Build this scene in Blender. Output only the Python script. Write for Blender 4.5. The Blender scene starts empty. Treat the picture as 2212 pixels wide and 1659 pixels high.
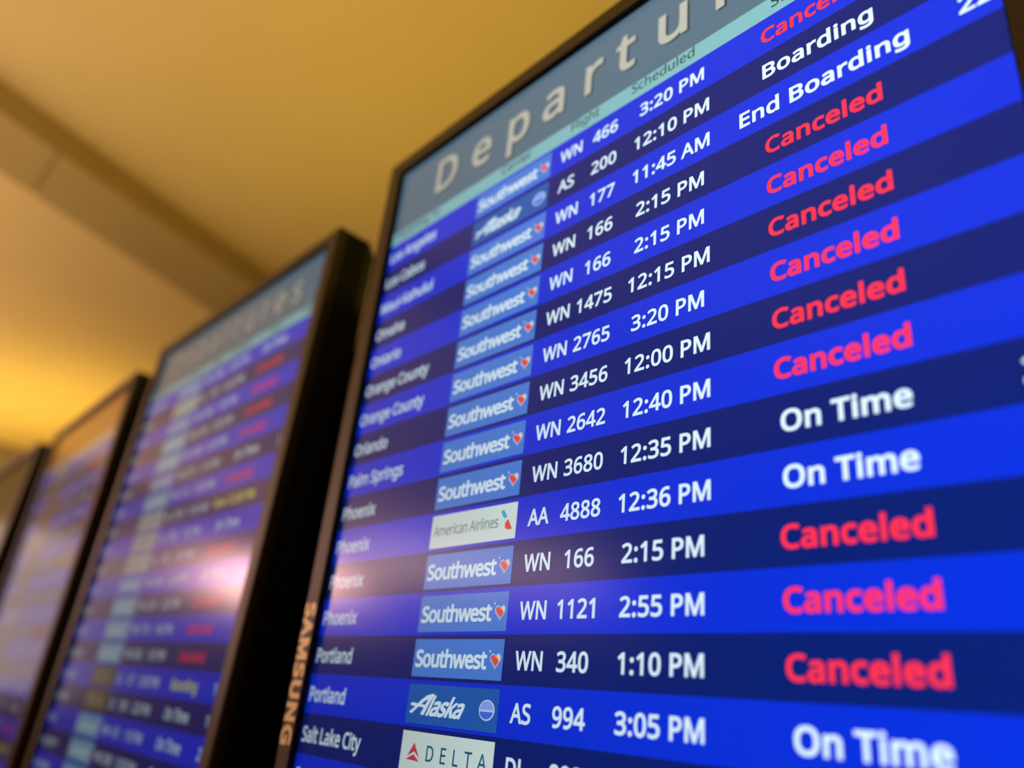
import bpy, bmesh, math, random
from mathutils import Matrix, Vector
from mathutils.geometry import delaunay_2d_cdt
scene = bpy.context.scene
COL = scene.collection

# ------------------------------------------------------------------ units
# One "row unit" U is the height of one flight row on a screen.  Wall-plane
# coordinates: X right, Y down (0 = top of the first flight row), Z away from the viewer.
U = 0.0366
H0 = 2.10                                   # height of the first row's top edge above the floor

def W(X, Y, Z=0.0):
    return Vector((X * U, Z * U, H0 - Y * U))

# ------------------------------------------------------------------ camera
CAM = (20.6926, 14.6585, -11.5846)
AX = ((0.67912, -0.09734, 0.72754), (-0.22958, 0.91327, 0.33649), (-0.6972, -0.39555, 0.59788))
def wv(v):
    return Vector((v[0], v[2], -v[1]))
cr, cd, cf = wv(AX[0]), wv(AX[1]), wv(AX[2])
cam = bpy.data.cameras.new('camera')
cam.sensor_width = 36.0
cam.lens = 1678.9 / 2212 * 36.0
cam.clip_start = 0.01
cam.clip_end = 100
cam.dof.use_dof = True
cam.dof.focus_distance = 16.4 * U
cam.dof.aperture_fstop = cam.lens / 1000 / (0.375 * U)
camo = bpy.data.objects.new('camera', cam)
COL.objects.link(camo)
m3 = Matrix((cr, -cd, -cf)).transposed()
camo.matrix_world = Matrix.Translation(W(*CAM)) @ m3.to_4x4()
scene.camera = camo

# ------------------------------------------------------------------ world, exposure
vs = scene.view_settings
scene.display_settings.display_device = 'sRGB'
vs.view_transform = 'Standard'
vs.look = 'None'
vs.exposure = 0.0
vs.gamma = 1.0
vs.use_curve_mapping = False
world = bpy.data.worlds.new('world')
scene.world = world
world.use_nodes = True
world.node_tree.nodes['Background'].inputs[0].default_value = (1.0, 0.75, 0.4, 1)
world.node_tree.nodes['Background'].inputs[1].default_value = 0.02
scene.cycles.use_denoising = True
scene.cycles.max_bounces = 6
scene.cycles.sample_clamp_indirect = 4.0

# ------------------------------------------------------------------ lights placed in the hall, out of view
def area(name, X, Y, Z, aim, sx, sy, col, watts):
    l = bpy.data.lights.new(name, 'AREA')
    l.shape = 'RECTANGLE'
    l.size = sx * U
    l.size_y = sy * U
    l.color = col
    l.energy = watts
    o = bpy.data.objects.new(name, l)
    COL.objects.link(o)
    o.location = W(X, Y, Z)
    d = (W(*aim) - W(X, Y, Z)).normalized()
    o.rotation_euler = d.to_track_quat('-Z', 'Y').to_euler()
    return o
# unseen bright sources, placed down the hall to be mirrored by the glossy screens around rows 10 to 13
area('glare_light', -176, -15, -87, (0, 12, 0), 30, 10, (1.0, 0.52, 0.46), 46)
area('glare_light', -150, -24, -130, (0, 12, 0), 70, 12, (1.0, 0.60, 0.50), 34)  # extra strip, added to stretch the mirrored glow to the right
area('glare_light', -176, -38, -80, (0, 12, 0), 16, 7, (1.0, 0.66, 0.72), 10)
area('glare_light', -185, 2, -26, (0, 12, -10), 44, 34, (1.0, 0.75, 0.70), 5)
# unseen warm lights without fixtures, added facing up to wash the ceiling
area('ceiling_wash', -165, -8, -5, (-166, -33, -4), 110, 44, (1.0, 0.70, 0.11), 38)
area('ceiling_wash', -15, -1, 14, (-15, -33, 2), 60, 8, (1.0, 0.74, 0.08), 8)  # added behind the displays to brighten the ceiling near them
area('ceiling_wash', -70, -2, -46, (-70, -33, -46), 190, 62, (1.0, 0.74, 0.46), 66)  # broad added fill that evens out the ceiling

# ------------------------------------------------------------------ helpers
def link(o, parent=None):
    COL.objects.link(o)
    if parent is not None:
        o.parent = parent
    return o

def mesh_obj(name, verts, faces, mats, parent=None, fmat=None, smooth=False):
    me = bpy.data.meshes.new(name)
    me.from_pydata([tuple(v) for v in verts], [], faces)
    for m in (mats if isinstance(mats, (list, tuple)) else [mats]):
        me.materials.append(m)
    if fmat:
        for p, i in zip(me.polygons, fmat):
            p.material_index = i
    if smooth:
        me.shade_smooth()
    me.update()
    return link(bpy.data.objects.new(name, me), parent)

def box_data(x0, x1, y0, y1, z0, z1):
    v = [(x, y, z) for x in (x0, x1) for y in (y0, y1) for z in (z0, z1)]
    f = [(0, 1, 3, 2), (4, 6, 7, 5), (0, 4, 5, 1), (2, 3, 7, 6), (0, 2, 6, 4), (1, 5, 7, 3)]
    return v, f

def box(name, x0, x1, y0, y1, z0, z1, mat, parent=None, bevel=0.0):
    v, f = box_data(x0, x1, y0, y1, z0, z1)
    o = mesh_obj(name, v, f, mat, parent)
    bm = bmesh.new()
    bm.from_mesh(o.data)
    bmesh.ops.recalc_face_normals(bm, faces=bm.faces)
    if bevel:
        bmesh.ops.bevel(bm, geom=list(bm.edges), offset=bevel, segments=2, affect='EDGES')
    bm.to_mesh(o.data)
    bm.free()
    return o

def tag(o, label=None, cat=None, group=None, kind=None):
    for k, v in (('label', label), ('category', cat), ('group', group), ('kind', kind)):
        if v:
            o[k] = v
    return o

# ------------------------------------------------------------------ materials
def pbr(name, col, rough=0.5, spec=0.5, metal=0.0, noise=0.0, nscale=40.0, bump=0.0):
    m = bpy.data.materials.new(name)
    m.use_nodes = True
    nt = m.node_tree
    b = nt.nodes['Principled BSDF']
    b.inputs['Base Color'].default_value = (*col, 1)
    b.inputs['Roughness'].default_value = rough
    b.inputs['Specular IOR Level'].default_value = spec
    b.inputs['Metallic'].default_value = metal
    if noise or bump:
        tc = nt.nodes.new('ShaderNodeTexCoord')
        n = nt.nodes.new('ShaderNodeTexNoise')
        n.inputs['Scale'].default_value = nscale
        n.inputs['Detail'].default_value = 4
        nt.links.new(tc.outputs['Object'], n.inputs['Vector'])
        if noise:
            r = nt.nodes.new('ShaderNodeValToRGB')
            r.color_ramp.elements[0].position = 0.3
            r.color_ramp.elements[1].position = 0.7
            r.color_ramp.elements[0].color = (*[c * (1 - noise) for c in col], 1)
            r.color_ramp.elements[1].color = (*[min(1, c * (1 + noise)) for c in col], 1)
            nt.links.new(n.outputs['Fac'], r.inputs['Fac'])
            nt.links.new(r.outputs['Color'], b.inputs['Base Color'])
        if bump:
            bp = nt.nodes.new('ShaderNodeBump')
            bp.inputs['Strength'].default_value = bump
            bp.inputs['Distance'].default_value = 0.002
            nt.links.new(n.outputs['Fac'], bp.inputs['Height'])
            nt.links.new(bp.outputs['Normal'], b.inputs['Normal'])
    return m

LCD_ROUGH = 0.18
def lcd(name, col, strength=1.0, rough=None, sampled=False, power=0.55):
    """A lit liquid-crystal surface: it emits less the further it is seen sideways, under an anti-glare sheen."""
    m = bpy.data.materials.new(name)
    m.use_nodes = True
    nt = m.node_tree
    b = nt.nodes['Principled BSDF']
    b.inputs['Base Color'].default_value = (0.012, 0.012, 0.014, 1)
    b.inputs['Roughness'].default_value = rough or LCD_ROUGH
    b.inputs['Specular IOR Level'].default_value = 0.22
    b.inputs['Emission Color'].default_value = (*col, 1)
    g = nt.nodes.new('ShaderNodeNewGeometry')
    s = nt.nodes.new('ShaderNodeSeparateXYZ')
    nt.links.new(g.outputs['Incoming'], s.inputs[0])
    def math_(op, a, bv):
        n = nt.nodes.new('ShaderNodeMath')
        n.operation = op
        for i, q in enumerate((a, bv)):
            if q is None:
                continue
            if hasattr(q, 'links'):
                nt.links.new(q, n.inputs[i])
            else:
                n.inputs[i].default_value = q
        return n.outputs[0]
    x2 = math_('MULTIPLY', s.outputs[0], s.outputs[0])
    c2 = math_('SUBTRACT', 1.0, x2)
    c2 = math_('DIVIDE', c2, 0.62)
    c2 = math_('POWER', c2, power)
    c2 = math_('MULTIPLY', c2, strength)
    nt.links.new(c2, b.inputs['Emission Strength'])
    m.cycles.emission_sampling = 'FRONT' if sampled else 'NONE'
    return m

M = {
    'blue': lcd('lcd_bright_blue', (0.0, 0.026, 0.64), sampled=True),
    'navy': lcd('lcd_navy', (0.0, 0.012, 0.152), sampled=True),
    'white': lcd('lcd_white', (0.66, 0.84, 0.94), power=0.7),
    'red': lcd('lcd_red', (0.95, 0.03, 0.06), power=0.7),
    'yellow': lcd('lcd_yellow', (0.75, 0.75, 0.12), power=0.7),
    'header': lcd('lcd_slate_header', (0.085, 0.155, 0.215), sampled=True),
    'orange': lcd('lcd_orange_header', (0.42, 0.10, 0.02), sampled=True),
    'strip': lcd('lcd_pale_aqua', (0.20, 0.46, 0.49), sampled=True),
    'greystrip': lcd('lcd_pale_grey', (0.45, 0.42, 0.33), sampled=True),
    'title': lcd('lcd_title_cream', (0.44, 0.44, 0.38), power=0.7),
    'shade': lcd('lcd_title_shadow', (0.03, 0.05, 0.06)),
    'ink': lcd('lcd_heading_ink', (0.012, 0.035, 0.035)),
    'sky': lcd('lcd_sky_blue_tile', (0.06, 0.20, 0.66)),
    'ocean': lcd('lcd_ocean_blue_tile', (0.010, 0.10, 0.42)),
    'paper': lcd('lcd_white_tile', (0.66, 0.82, 0.80), power=0.9),
    'gold': lcd('lcd_dark_gold_tile', (0.10, 0.08, 0.02)),
    'pale': lcd('lcd_pale_blue_tile', (0.16, 0.40, 0.62)),
    'grey': lcd('lcd_grey_ink', (0.19, 0.24, 0.27)),
    'teal': lcd('lcd_teal_ink', (0.006, 0.10, 0.19)),
    'crimson': lcd('lcd_crimson', (0.55, 0.04, 0.08)),
    'heartred': lcd('lcd_heart_red', (0.75, 0.07, 0.07)),
    'heartyellow': lcd('lcd_heart_yellow', (0.85, 0.62, 0.30)),
    'heartblue': lcd('lcd_heart_blue', (0.03, 0.10, 0.50)),
    'silverline': lcd('lcd_silver_line', (0.42, 0.58, 0.85)),
    'tailblue': lcd('lcd_tail_blue', (0.05, 0.38, 0.52)),
    'tailred': lcd('lcd_tail_red', (0.70, 0.06, 0.05)),
    'globe1': lcd('lcd_globe_light', (0.22, 0.34, 0.85)),
    'globe2': lcd('lcd_globe_deep', (0.06, 0.14, 0.72)),
    'off': lcd('lcd_switched_off', (0.0, 0.0, 0.0), 0.0),
    'bezel': pbr('satin_black_plastic', (0.055, 0.041, 0.013), 0.48, 0.5, noise=0.15, nscale=300),
    'housing': pbr('matt_black_metal', (0.006, 0.006, 0.006), 0.7, 0.25, noise=0.2, nscale=120),
    'logo': pbr('silver_print', (0.98, 0.84, 0.50), 0.55, 0.5, metal=0.5),
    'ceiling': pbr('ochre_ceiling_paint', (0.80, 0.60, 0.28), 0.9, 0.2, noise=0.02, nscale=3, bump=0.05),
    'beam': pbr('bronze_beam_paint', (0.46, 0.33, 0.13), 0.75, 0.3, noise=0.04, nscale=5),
    'wall': pbr('tan_wall_paint', (0.30, 0.24, 0.20), 0.9, 0.2, noise=0.03, nscale=4),
    'floor': pbr('terrazzo', (0.30, 0.26, 0.22), 0.5, 0.4, noise=0.25, nscale=60),
}

# ------------------------------------------------------------------ lettering outlines (cap height 1000)
GLYPHS = r"""
A|895|807,0,763,0,723,103,683,206,643,310,511,310,379,310,246,310,207,206,167,103,127,0,85,0,42,0,0,0,130,335,261,669,391,1004,429,1004,466,1004,504,1004,634,669,764,335,894,0,850,0;530,623,493,724,490,732,486,745,479,765,472,784,466,805,460,826,454,847,449,863,445,874,441,855,436,836,431,817,426,798,420,781,415,765,410,749,406,735,402,724,364,623,326,522,289,422,394,422,500,422,605,422,568,522
B|910|326,1000,422,1000,547,1000,641,982,705,945,769,908,801,844,801,752,801,713,794,678,779,648,765,617,743,592,715,572,687,552,652,538,611,531,611,528,611,526,611,524,653,517,691,505,725,487,759,470,786,444,805,412,825,379,835,337,835,284,835,224,821,172,793,130,765,87,725,55,673,33,621,11,559,0,487,0,370,0,253,0,136,0,136,333,136,667,136,1000,231,1000;385,574,447,574,533,574,592,588,623,616,655,643,671,684,671,738,671,793,651,833,613,856,574,880,512,892,427,892,372,892,317,892,262,892,262,786,262,680,262,574,324,574;326,469,262,469,262,348,262,227,262,106,329,106,396,106,464,106,552,106,614,124,648,158,683,193,700,238,700,294,700,330,693,360,677,387,662,413,636,433,600,447,564,462,515,469,454,469,390,469
C|885|609,903,564,903,511,903,463,894,420,876,377,858,341,831,311,796,281,761,258,719,242,669,226,619,218,563,218,500,218,418,231,346,257,286,283,225,321,178,372,146,423,113,486,97,563,97,607,97,648,100,688,108,727,115,765,125,803,136,803,99,803,63,803,27,765,13,727,2,687,-4,647,-11,600,-14,545,-14,443,-14,358,7,290,49,222,91,171,151,137,228,102,306,85,397,85,501,85,577,96,646,117,709,138,771,169,825,209,871,250,917,300,952,360,977,420,1002,488,1014,566,1014,617,1014,667,1009,714,999,762,988,804,974,842,955,825,920,808,884,791,849,761,863,726,875,688,887,651,898
D|1022|937,617,937,510,937,398,916,304,875,228,833,153,774,96,696,57,619,19,525,0,415,0,322,0,229,0,136,0,136,333,136,667,136,1000,239,1000,341,1000,444,1000,545,1000,632,981,706,944,780,907,837,852,877,779,917,707;804,374,804,506,804,594,789,667,760,724,730,781,687,823,631,851,574,878,506,892,426,892,371,892,317,892,262,892,262,631,262,369,262,108,307,108,352,108,398,108,533,108,635,141,702,208,770,275
E|779|695,37,695,0,508,0,322,0,136,0,136,333,136,667,136,1000,322,1000,508,1000,695,1000,695,963,695,926,695,889,550,889,406,889,262,889,262,785,262,681,262,577,398,577,534,577,669,577,669,541,669,504,669,468,534,468,398,468,262,468,262,349,262,230,262,111,406,111,550,111,695,111,695,74
F|727|262,141,262,0,220,0,178,0,136,0,136,333,136,667,136,1000,322,1000,508,1000,695,1000,695,963,695,926,695,889,550,889,406,889,262,889,262,771,262,653,262,535,397,535,533,535,668,535,668,498,668,461,668,424,533,424,397,424,262,424,262,283
G|1020|570,491,570,528,685,528,801,528,916,528,916,365,916,201,916,38,862,20,807,7,752,-1,697,-10,634,-14,564,-14,461,-14,373,7,303,48,232,90,178,149,141,226,104,303,85,394,85,500,85,605,106,695,147,772,188,848,247,908,324,950,401,993,494,1014,604,1014,660,1014,713,1009,763,999,813,988,859,974,902,955,886,919,870,882,854,846,819,862,779,875,735,887,690,898,644,903,597,903,517,903,449,887,392,854,335,822,292,775,262,715,232,655,217,583,217,500,217,421,230,350,256,289,281,228,322,180,377,146,432,112,504,95,594,95,638,95,675,98,706,102,737,107,765,113,790,119,790,218,790,317,790,416,717,416,643,416,570,416,570,453
H|1038|901,333,901,0,859,0,817,0,775,0,775,155,775,311,775,466,604,466,433,466,262,466,262,311,262,155,262,0,220,0,178,0,136,0,136,333,136,667,136,1000,178,1000,220,1000,262,1000,262,859,262,718,262,577,433,577,604,577,775,577,775,718,775,859,775,1000,817,1000,859,1000,901,1000,901,667
I|475|417,24,417,0,297,0,176,0,56,0,56,24,56,49,56,73,95,82,134,91,174,99,174,366,174,633,174,899,134,908,95,918,56,927,56,951,56,976,56,1000,176,1000,297,1000,417,1000,417,976,417,951,417,927,378,918,339,908,300,899,300,633,300,366,300,99,339,91,378,82,417,73,417,49
J|382|47,-266,-6,-266,-28,-266,-48,-264,-64,-261,-81,-258,-96,-254,-109,-248,-109,-212,-109,-177,-109,-141,-94,-145,-78,-148,-62,-151,-45,-154,-27,-155,-8,-155,15,-155,37,-151,58,-141,79,-132,96,-116,109,-92,122,-69,129,-36,129,6,129,337,129,669,129,1000,171,1000,213,1000,255,1000,255,672,255,344,255,15,255,-49,244,-102,223,-144,201,-185,171,-216,132,-236,92,-256
K|867|730,188,867,0,817,0,768,0,718,0,600,159,482,318,364,478,330,448,296,418,262,388,262,259,262,129,262,0,220,0,178,0,136,0,136,333,136,667,136,1000,178,1000,220,1000,262,1000,262,836,262,671,262,507,290,539,318,570,347,602,376,634,405,666,434,697,524,798,614,899,704,1000,754,1000,803,1000,852,1000,719,855,587,710,455,564,592,376
L|734|324,0,136,0,136,333,136,667,136,1000,178,1000,220,1000,262,1000,262,704,262,408,262,112,408,112,553,112,699,112,699,75,699,37,699,0,511,0
M|1270|612,0,577,0,467,292,358,585,248,877,246,877,244,877,242,877,244,858,246,834,247,805,249,776,250,745,251,711,252,677,252,642,252,606,252,404,252,202,252,0,213,0,175,0,136,0,136,333,136,667,136,1000,198,1000,260,1000,322,1000,425,727,528,454,630,181,632,181,634,181,636,181,740,454,845,727,950,1000,1011,1000,1073,1000,1134,1000,1134,667,1134,333,1134,0,1093,0,1051,0,1010,0,1010,205,1010,410,1010,615,1010,648,1010,680,1011,712,1012,744,1014,775,1015,803,1017,832,1019,856,1020,875,1018,875,1016,875,1014,875,903,584,792,292,681,0,646,0
N|1064|929,333,929,0,880,0,831,0,782,0,603,277,425,554,246,831,245,831,243,831,241,831,243,809,244,784,246,754,247,725,249,694,250,660,251,627,252,593,252,559,252,373,252,186,252,0,213,0,175,0,136,0,136,333,136,667,136,1000,184,1000,233,1000,282,1000,459,724,637,448,815,172,817,172,819,172,821,172,820,187,819,210,817,239,816,269,814,302,813,338,812,373,811,406,811,436,811,624,811,812,811,1000,850,1000,889,1000,929,1000,929,667
O|1094|1008,605,1008,501,1008,424,999,354,979,291,959,228,930,173,891,127,853,82,805,47,747,22,690,-2,623,-14,548,-14,469,-14,401,-2,343,23,285,48,237,83,199,128,161,173,132,228,113,291,95,355,85,425,85,503,85,606,102,695,136,772,169,848,221,908,289,951,358,994,444,1015,549,1015,649,1015,733,994,801,952,869,909,921,849,956,772,991,695;218,585,218,501,218,417,230,345,254,284,277,224,313,177,362,144,411,112,473,95,548,95,623,95,685,112,733,144,781,177,817,224,840,284,864,345,875,417,875,501,875,627,849,726,797,798,745,869,662,905,549,905,473,905,411,889,362,856,313,824,277,778,254,718,230,658
P|847|312,1000,401,1000,531,1000,627,974,686,923,746,872,776,799,776,706,776,665,769,625,756,588,742,550,720,516,689,486,658,456,617,433,566,415,514,398,451,389,377,389,338,389,300,389,262,389,262,260,262,130,262,0,220,0,178,0,136,0,136,333,136,667,136,1000,224,1000;478,892,389,892,347,892,304,892,262,892,262,761,262,629,262,497,296,497,329,497,363,497,426,497,479,504,521,518,563,531,594,553,615,583,635,613,646,652,646,700,646,765,625,813,584,845,543,876
Q|1094|1008,605,1008,501,1008,420,997,346,975,280,954,214,921,158,878,112,835,66,782,33,717,11,797,-72,877,-155,957,-238,896,-238,836,-238,776,-238,711,-163,647,-88,583,-13,577,-13,571,-13,565,-13,559,-14,553,-14,548,-14,469,-14,401,-2,343,23,285,48,237,83,199,128,161,173,132,228,113,291,95,355,85,425,85,503,85,606,102,695,136,772,169,848,221,908,289,951,358,994,444,1015,549,1015,649,1015,733,994,801,952,869,909,921,849,956,772,991,695;218,585,218,501,218,417,230,345,254,284,277,224,313,177,362,144,411,112,473,95,548,95,623,95,685,112,733,144,781,177,817,224,840,284,864,345,875,417,875,501,875,627,849,726,797,798,745,869,662,905,549,905,473,905,411,889,362,856,313,824,277,778,254,718,230,658
R|871|320,1000,412,1000,495,1000,563,989,617,968,671,947,711,916,737,874,763,832,776,779,776,716,776,662,766,618,746,583,727,547,702,519,672,498,641,477,609,460,576,448,667,299,759,149,850,0,801,0,752,0,703,0,622,138,542,275,461,413,394,413,328,413,262,413,262,275,262,138,262,0,220,0,178,0,136,0,136,333,136,667,136,1000,228,1000;460,891,405,891,357,891,310,891,262,891,262,767,262,643,262,520,312,520,362,520,412,520,493,520,552,536,590,568,627,600,646,648,646,710,646,754,637,789,620,815,602,841,576,860,541,873,505,885
S|769|703,320,703,268,703,208,689,157,660,116,631,74,589,42,536,20,482,-3,419,-14,346,-14,309,-14,273,-12,239,-8,205,-5,174,1,146,8,118,15,93,23,71,34,71,74,71,114,71,154,105,139,147,126,197,113,247,101,298,95,352,95,401,95,443,102,476,115,510,128,535,147,552,171,569,195,577,224,577,256,577,289,570,317,556,339,542,361,518,382,484,401,450,420,402,440,342,462,299,478,261,495,229,513,197,532,170,552,148,576,127,599,111,626,100,655,89,685,84,720,84,759,84,812,98,858,125,896,152,933,189,963,237,983,285,1004,341,1014,403,1014,458,1014,509,1009,555,999,600,988,642,975,679,958,666,922,653,886,640,850,606,865,568,878,527,888,487,898,444,903,401,903,359,903,324,897,296,885,268,873,246,856,232,834,218,812,211,787,211,758,211,724,218,696,232,674,246,651,269,631,301,613,333,596,376,576,430,556,489,535,539,511,579,487,620,462,651,432,672,398,693,363
T|779|452,296,452,0,410,0,368,0,326,0,326,296,326,593,326,889,222,889,118,889,14,889,14,926,14,963,14,1000,264,1000,514,1000,763,1000,763,963,763,926,763,889,660,889,556,889,452,889,452,593
U|1024|896,569,896,353,896,284,882,222,854,166,826,110,784,67,726,34,669,2,596,-14,507,-14,383,-14,288,20,223,88,158,155,126,245,126,356,126,570,126,785,126,1000,168,1000,210,1000,252,1000,252,784,252,568,252,352,252,270,274,207,317,162,361,118,426,95,514,95,575,95,624,106,662,128,700,150,727,180,745,219,763,258,772,303,772,353,772,569,772,784,772,1000,813,1000,855,1000,896,1000,896,784
V|840|796,1000,840,1000,721,667,602,333,483,0,441,0,399,0,357,0,238,333,119,667,0,1000,44,1000,88,1000,132,1000,207,786,282,572,357,359,367,331,376,305,384,280,391,255,398,231,404,208,410,185,415,162,420,140,425,162,430,185,436,209,442,232,449,256,457,282,465,307,474,333,483,361,558,574,633,787,707,1000,752,1000
W|1303|1240,1000,1284,1000,1196,667,1107,333,1018,0,976,0,933,0,891,0,826,218,761,437,696,655,690,675,685,695,679,716,674,736,669,756,664,775,659,793,655,809,652,823,649,836,647,846,646,853,645,846,643,836,641,823,638,809,635,793,630,775,626,756,621,736,616,715,610,694,605,673,598,651,535,434,472,217,409,0,366,0,324,0,282,0,193,333,105,667,17,1000,61,1000,105,1000,148,1000,200,796,252,593,304,389,310,368,315,347,319,326,324,305,328,284,333,264,337,244,340,225,343,206,346,187,349,169,352,151,354,170,357,189,361,209,364,228,368,249,373,270,377,291,382,312,388,333,394,355,399,376,405,396,464,598,522,799,581,1000,625,1000,668,1000,711,1000,773,797,834,595,895,392,901,371,908,349,913,327,919,305,924,284,929,263,933,243,937,223,940,204,944,185,947,167,950,151,952,175,956,199,961,225,965,250,971,277,978,305,984,333,991,362,999,391,1050,594,1101,797,1153,1000,1197,1000
X|821|704,175,815,0,768,0,720,0,672,0,584,145,496,289,408,434,318,289,228,145,139,0,94,0,50,0,6,0,116,174,227,347,338,521,234,681,130,840,27,1000,73,1000,120,1000,167,1000,248,869,330,739,412,608,494,739,576,869,658,1000,703,1000,747,1000,791,1000,688,841,585,683,482,524,593,349
Y|793|310,672,396,508,483,672,570,836,657,1000,702,1000,747,1000,793,1000,682,796,570,592,459,388,459,259,459,129,459,0,417,0,375,0,333,0,333,127,333,255,333,382,222,588,111,794,0,1000,46,1000,92,1000,137,1000,224,836
Z|801|746,37,746,0,515,0,284,0,53,0,53,32,53,63,53,95,229,359,404,624,580,888,410,888,240,888,70,888,70,925,70,963,70,1000,291,1000,512,1000,732,1000,732,968,732,937,732,905,557,641,381,376,206,112,386,112,566,112,746,112,746,75
a|786|355,763,403,763,495,763,563,743,606,703,650,663,672,599,672,511,672,341,672,170,672,0,642,0,613,0,583,0,575,35,567,71,559,106,557,106,555,106,553,106,532,79,510,57,487,39,464,20,438,7,408,-1,379,-10,343,-14,301,-14,256,-14,216,-6,180,10,144,26,116,50,95,83,75,116,64,158,64,209,64,283,94,341,153,382,211,422,302,444,424,448,467,450,509,451,552,452,552,467,552,482,552,497,552,560,538,603,511,627,484,652,446,664,396,664,357,664,320,658,284,646,249,635,216,621,185,606,172,637,160,668,147,699,180,717,218,732,263,744,308,757;477,364,440,363,346,359,282,344,246,318,210,292,192,255,192,207,192,165,205,134,230,115,256,95,289,85,329,85,393,85,445,103,487,138,529,173,550,227,550,300,550,322,550,345,550,367,514,366
b|861|242,892,242,805,242,774,242,744,240,716,239,689,237,667,235,651,238,651,240,651,242,651,264,683,293,710,331,731,368,753,416,763,475,763,568,763,643,731,700,666,756,601,784,504,784,375,784,289,771,218,746,160,720,102,684,58,637,29,591,0,536,-14,475,-14,416,-14,368,-3,331,18,293,40,264,65,242,95,239,95,236,95,232,95,224,63,216,32,207,0,178,0,148,0,119,0,119,355,119,710,119,1064,160,1064,201,1064,242,1064,242,978;523,661,454,661,401,661,359,651,328,631,297,611,275,580,262,539,249,497,242,444,242,380,242,378,242,376,242,374,242,282,257,211,288,162,318,113,374,88,457,88,524,88,574,113,607,162,640,212,657,283,657,377,657,471,640,542,607,590,574,637
c|672|463,-14,420,-14,354,-14,295,0,243,27,191,54,151,96,121,153,92,210,77,282,77,371,77,464,92,539,123,597,154,655,196,697,249,724,301,751,361,765,429,765,467,765,504,761,539,753,575,745,604,735,626,724,613,690,601,656,588,622,566,630,540,638,510,646,480,653,452,657,426,657,375,657,334,646,301,625,268,603,244,571,228,529,212,487,204,435,204,373,204,313,212,262,228,220,244,178,268,146,300,125,331,103,371,92,419,92,460,92,496,97,527,105,559,113,587,124,613,136,613,99,613,63,613,27,588,14,560,4,530,-4,500,-11
d|861|424,-14,385,-14,292,-14,217,18,161,83,105,148,77,245,77,374,77,503,105,600,162,666,218,732,293,765,387,765,426,765,460,760,489,750,518,740,543,727,564,710,586,693,604,675,619,654,622,654,625,654,627,654,627,666,625,684,623,708,620,732,619,751,619,765,619,865,619,965,619,1064,660,1064,701,1064,742,1064,742,710,742,355,742,0,709,0,676,0,643,0,637,34,631,67,625,101,623,101,621,101,619,101,604,79,586,60,564,43,543,25,518,12,488,1,459,-9;338,88,405,88,484,88,540,110,572,153,604,197,620,262,620,350,620,358,620,365,620,373,620,466,605,538,574,588,543,637,486,662,403,662,337,662,287,636,254,583,221,531,204,460,204,371,204,282,221,212,254,162,287,113
e|790|343,765,409,765,473,765,529,751,575,723,621,695,657,655,681,604,706,553,718,494,718,426,718,401,718,376,718,352,547,352,376,352,204,352,206,267,228,202,270,158,311,113,369,91,444,91,492,91,534,95,571,104,608,113,646,126,685,143,685,107,685,71,685,35,647,18,609,6,571,-2,534,-10,490,-14,438,-14,367,-14,305,0,250,29,195,58,153,102,123,159,92,216,77,287,77,370,77,452,91,522,118,581,146,640,185,685,235,717,285,749;450,664,408,664,349,664,302,645,268,607,234,569,214,517,207,450,335,450,462,450,590,450,590,493,583,530,570,562,557,593,537,618,511,637,484,655
f|482|465,687,465,655,402,655,339,655,276,655,276,437,276,218,276,0,235,0,194,0,153,0,153,218,153,437,153,655,109,655,65,655,21,655,21,675,21,694,21,713,65,727,109,741,153,755,153,769,153,784,153,798,153,863,162,915,181,955,201,995,228,1025,265,1043,301,1062,345,1071,396,1071,426,1071,454,1069,478,1064,503,1059,524,1053,542,1046,531,1014,521,982,510,950,495,954,478,959,458,964,438,968,418,971,398,971,357,971,326,957,306,929,286,902,276,859,276,800,276,783,276,767,276,751,339,751,402,751,465,751,465,719
g|861|289,765,385,765,435,765,479,755,519,737,559,718,592,690,620,651,623,651,625,651,627,651,633,684,639,718,644,751,677,751,710,751,742,751,742,496,742,242,742,-13,742,-84,730,-143,706,-191,682,-239,645,-275,595,-300,546,-324,483,-336,406,-336,352,-336,302,-332,257,-324,212,-316,171,-304,136,-289,136,-251,136,-213,136,-175,171,-194,213,-208,261,-218,308,-229,359,-234,413,-234,478,-234,528,-215,565,-177,602,-139,620,-88,620,-22,620,-13,620,-3,620,7,620,18,621,34,622,55,623,76,624,91,625,99,623,99,621,99,619,99,593,61,560,33,522,14,483,-5,438,-14,387,-14,289,-14,214,20,159,88,104,156,77,252,77,374,77,493,104,588,159,659,214,729;452,661,402,661,360,661,324,650,295,627,265,605,243,572,228,529,212,486,204,434,204,373,204,280,222,209,256,160,290,111,339,87,405,87,443,87,476,92,503,102,530,111,552,127,570,148,588,169,601,196,609,228,618,261,622,300,622,345,622,354,622,364,622,374,622,442,614,497,599,539,583,581,559,612,527,632,494,651
h|866|242,856,242,752,242,734,242,716,240,697,239,679,237,662,235,647,238,647,241,647,244,647,260,673,280,695,304,711,328,728,355,741,385,750,415,759,446,763,478,763,538,763,589,754,630,735,670,715,701,686,721,646,742,606,752,553,752,489,752,326,752,163,752,0,711,0,671,0,630,0,630,160,630,320,630,480,630,541,617,586,590,616,563,646,520,661,462,661,406,661,362,651,331,630,299,609,276,578,263,537,249,496,242,447,242,388,242,259,242,129,242,0,201,0,160,0,119,0,119,355,119,710,119,1064,160,1064,201,1064,242,1064,242,960
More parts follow.
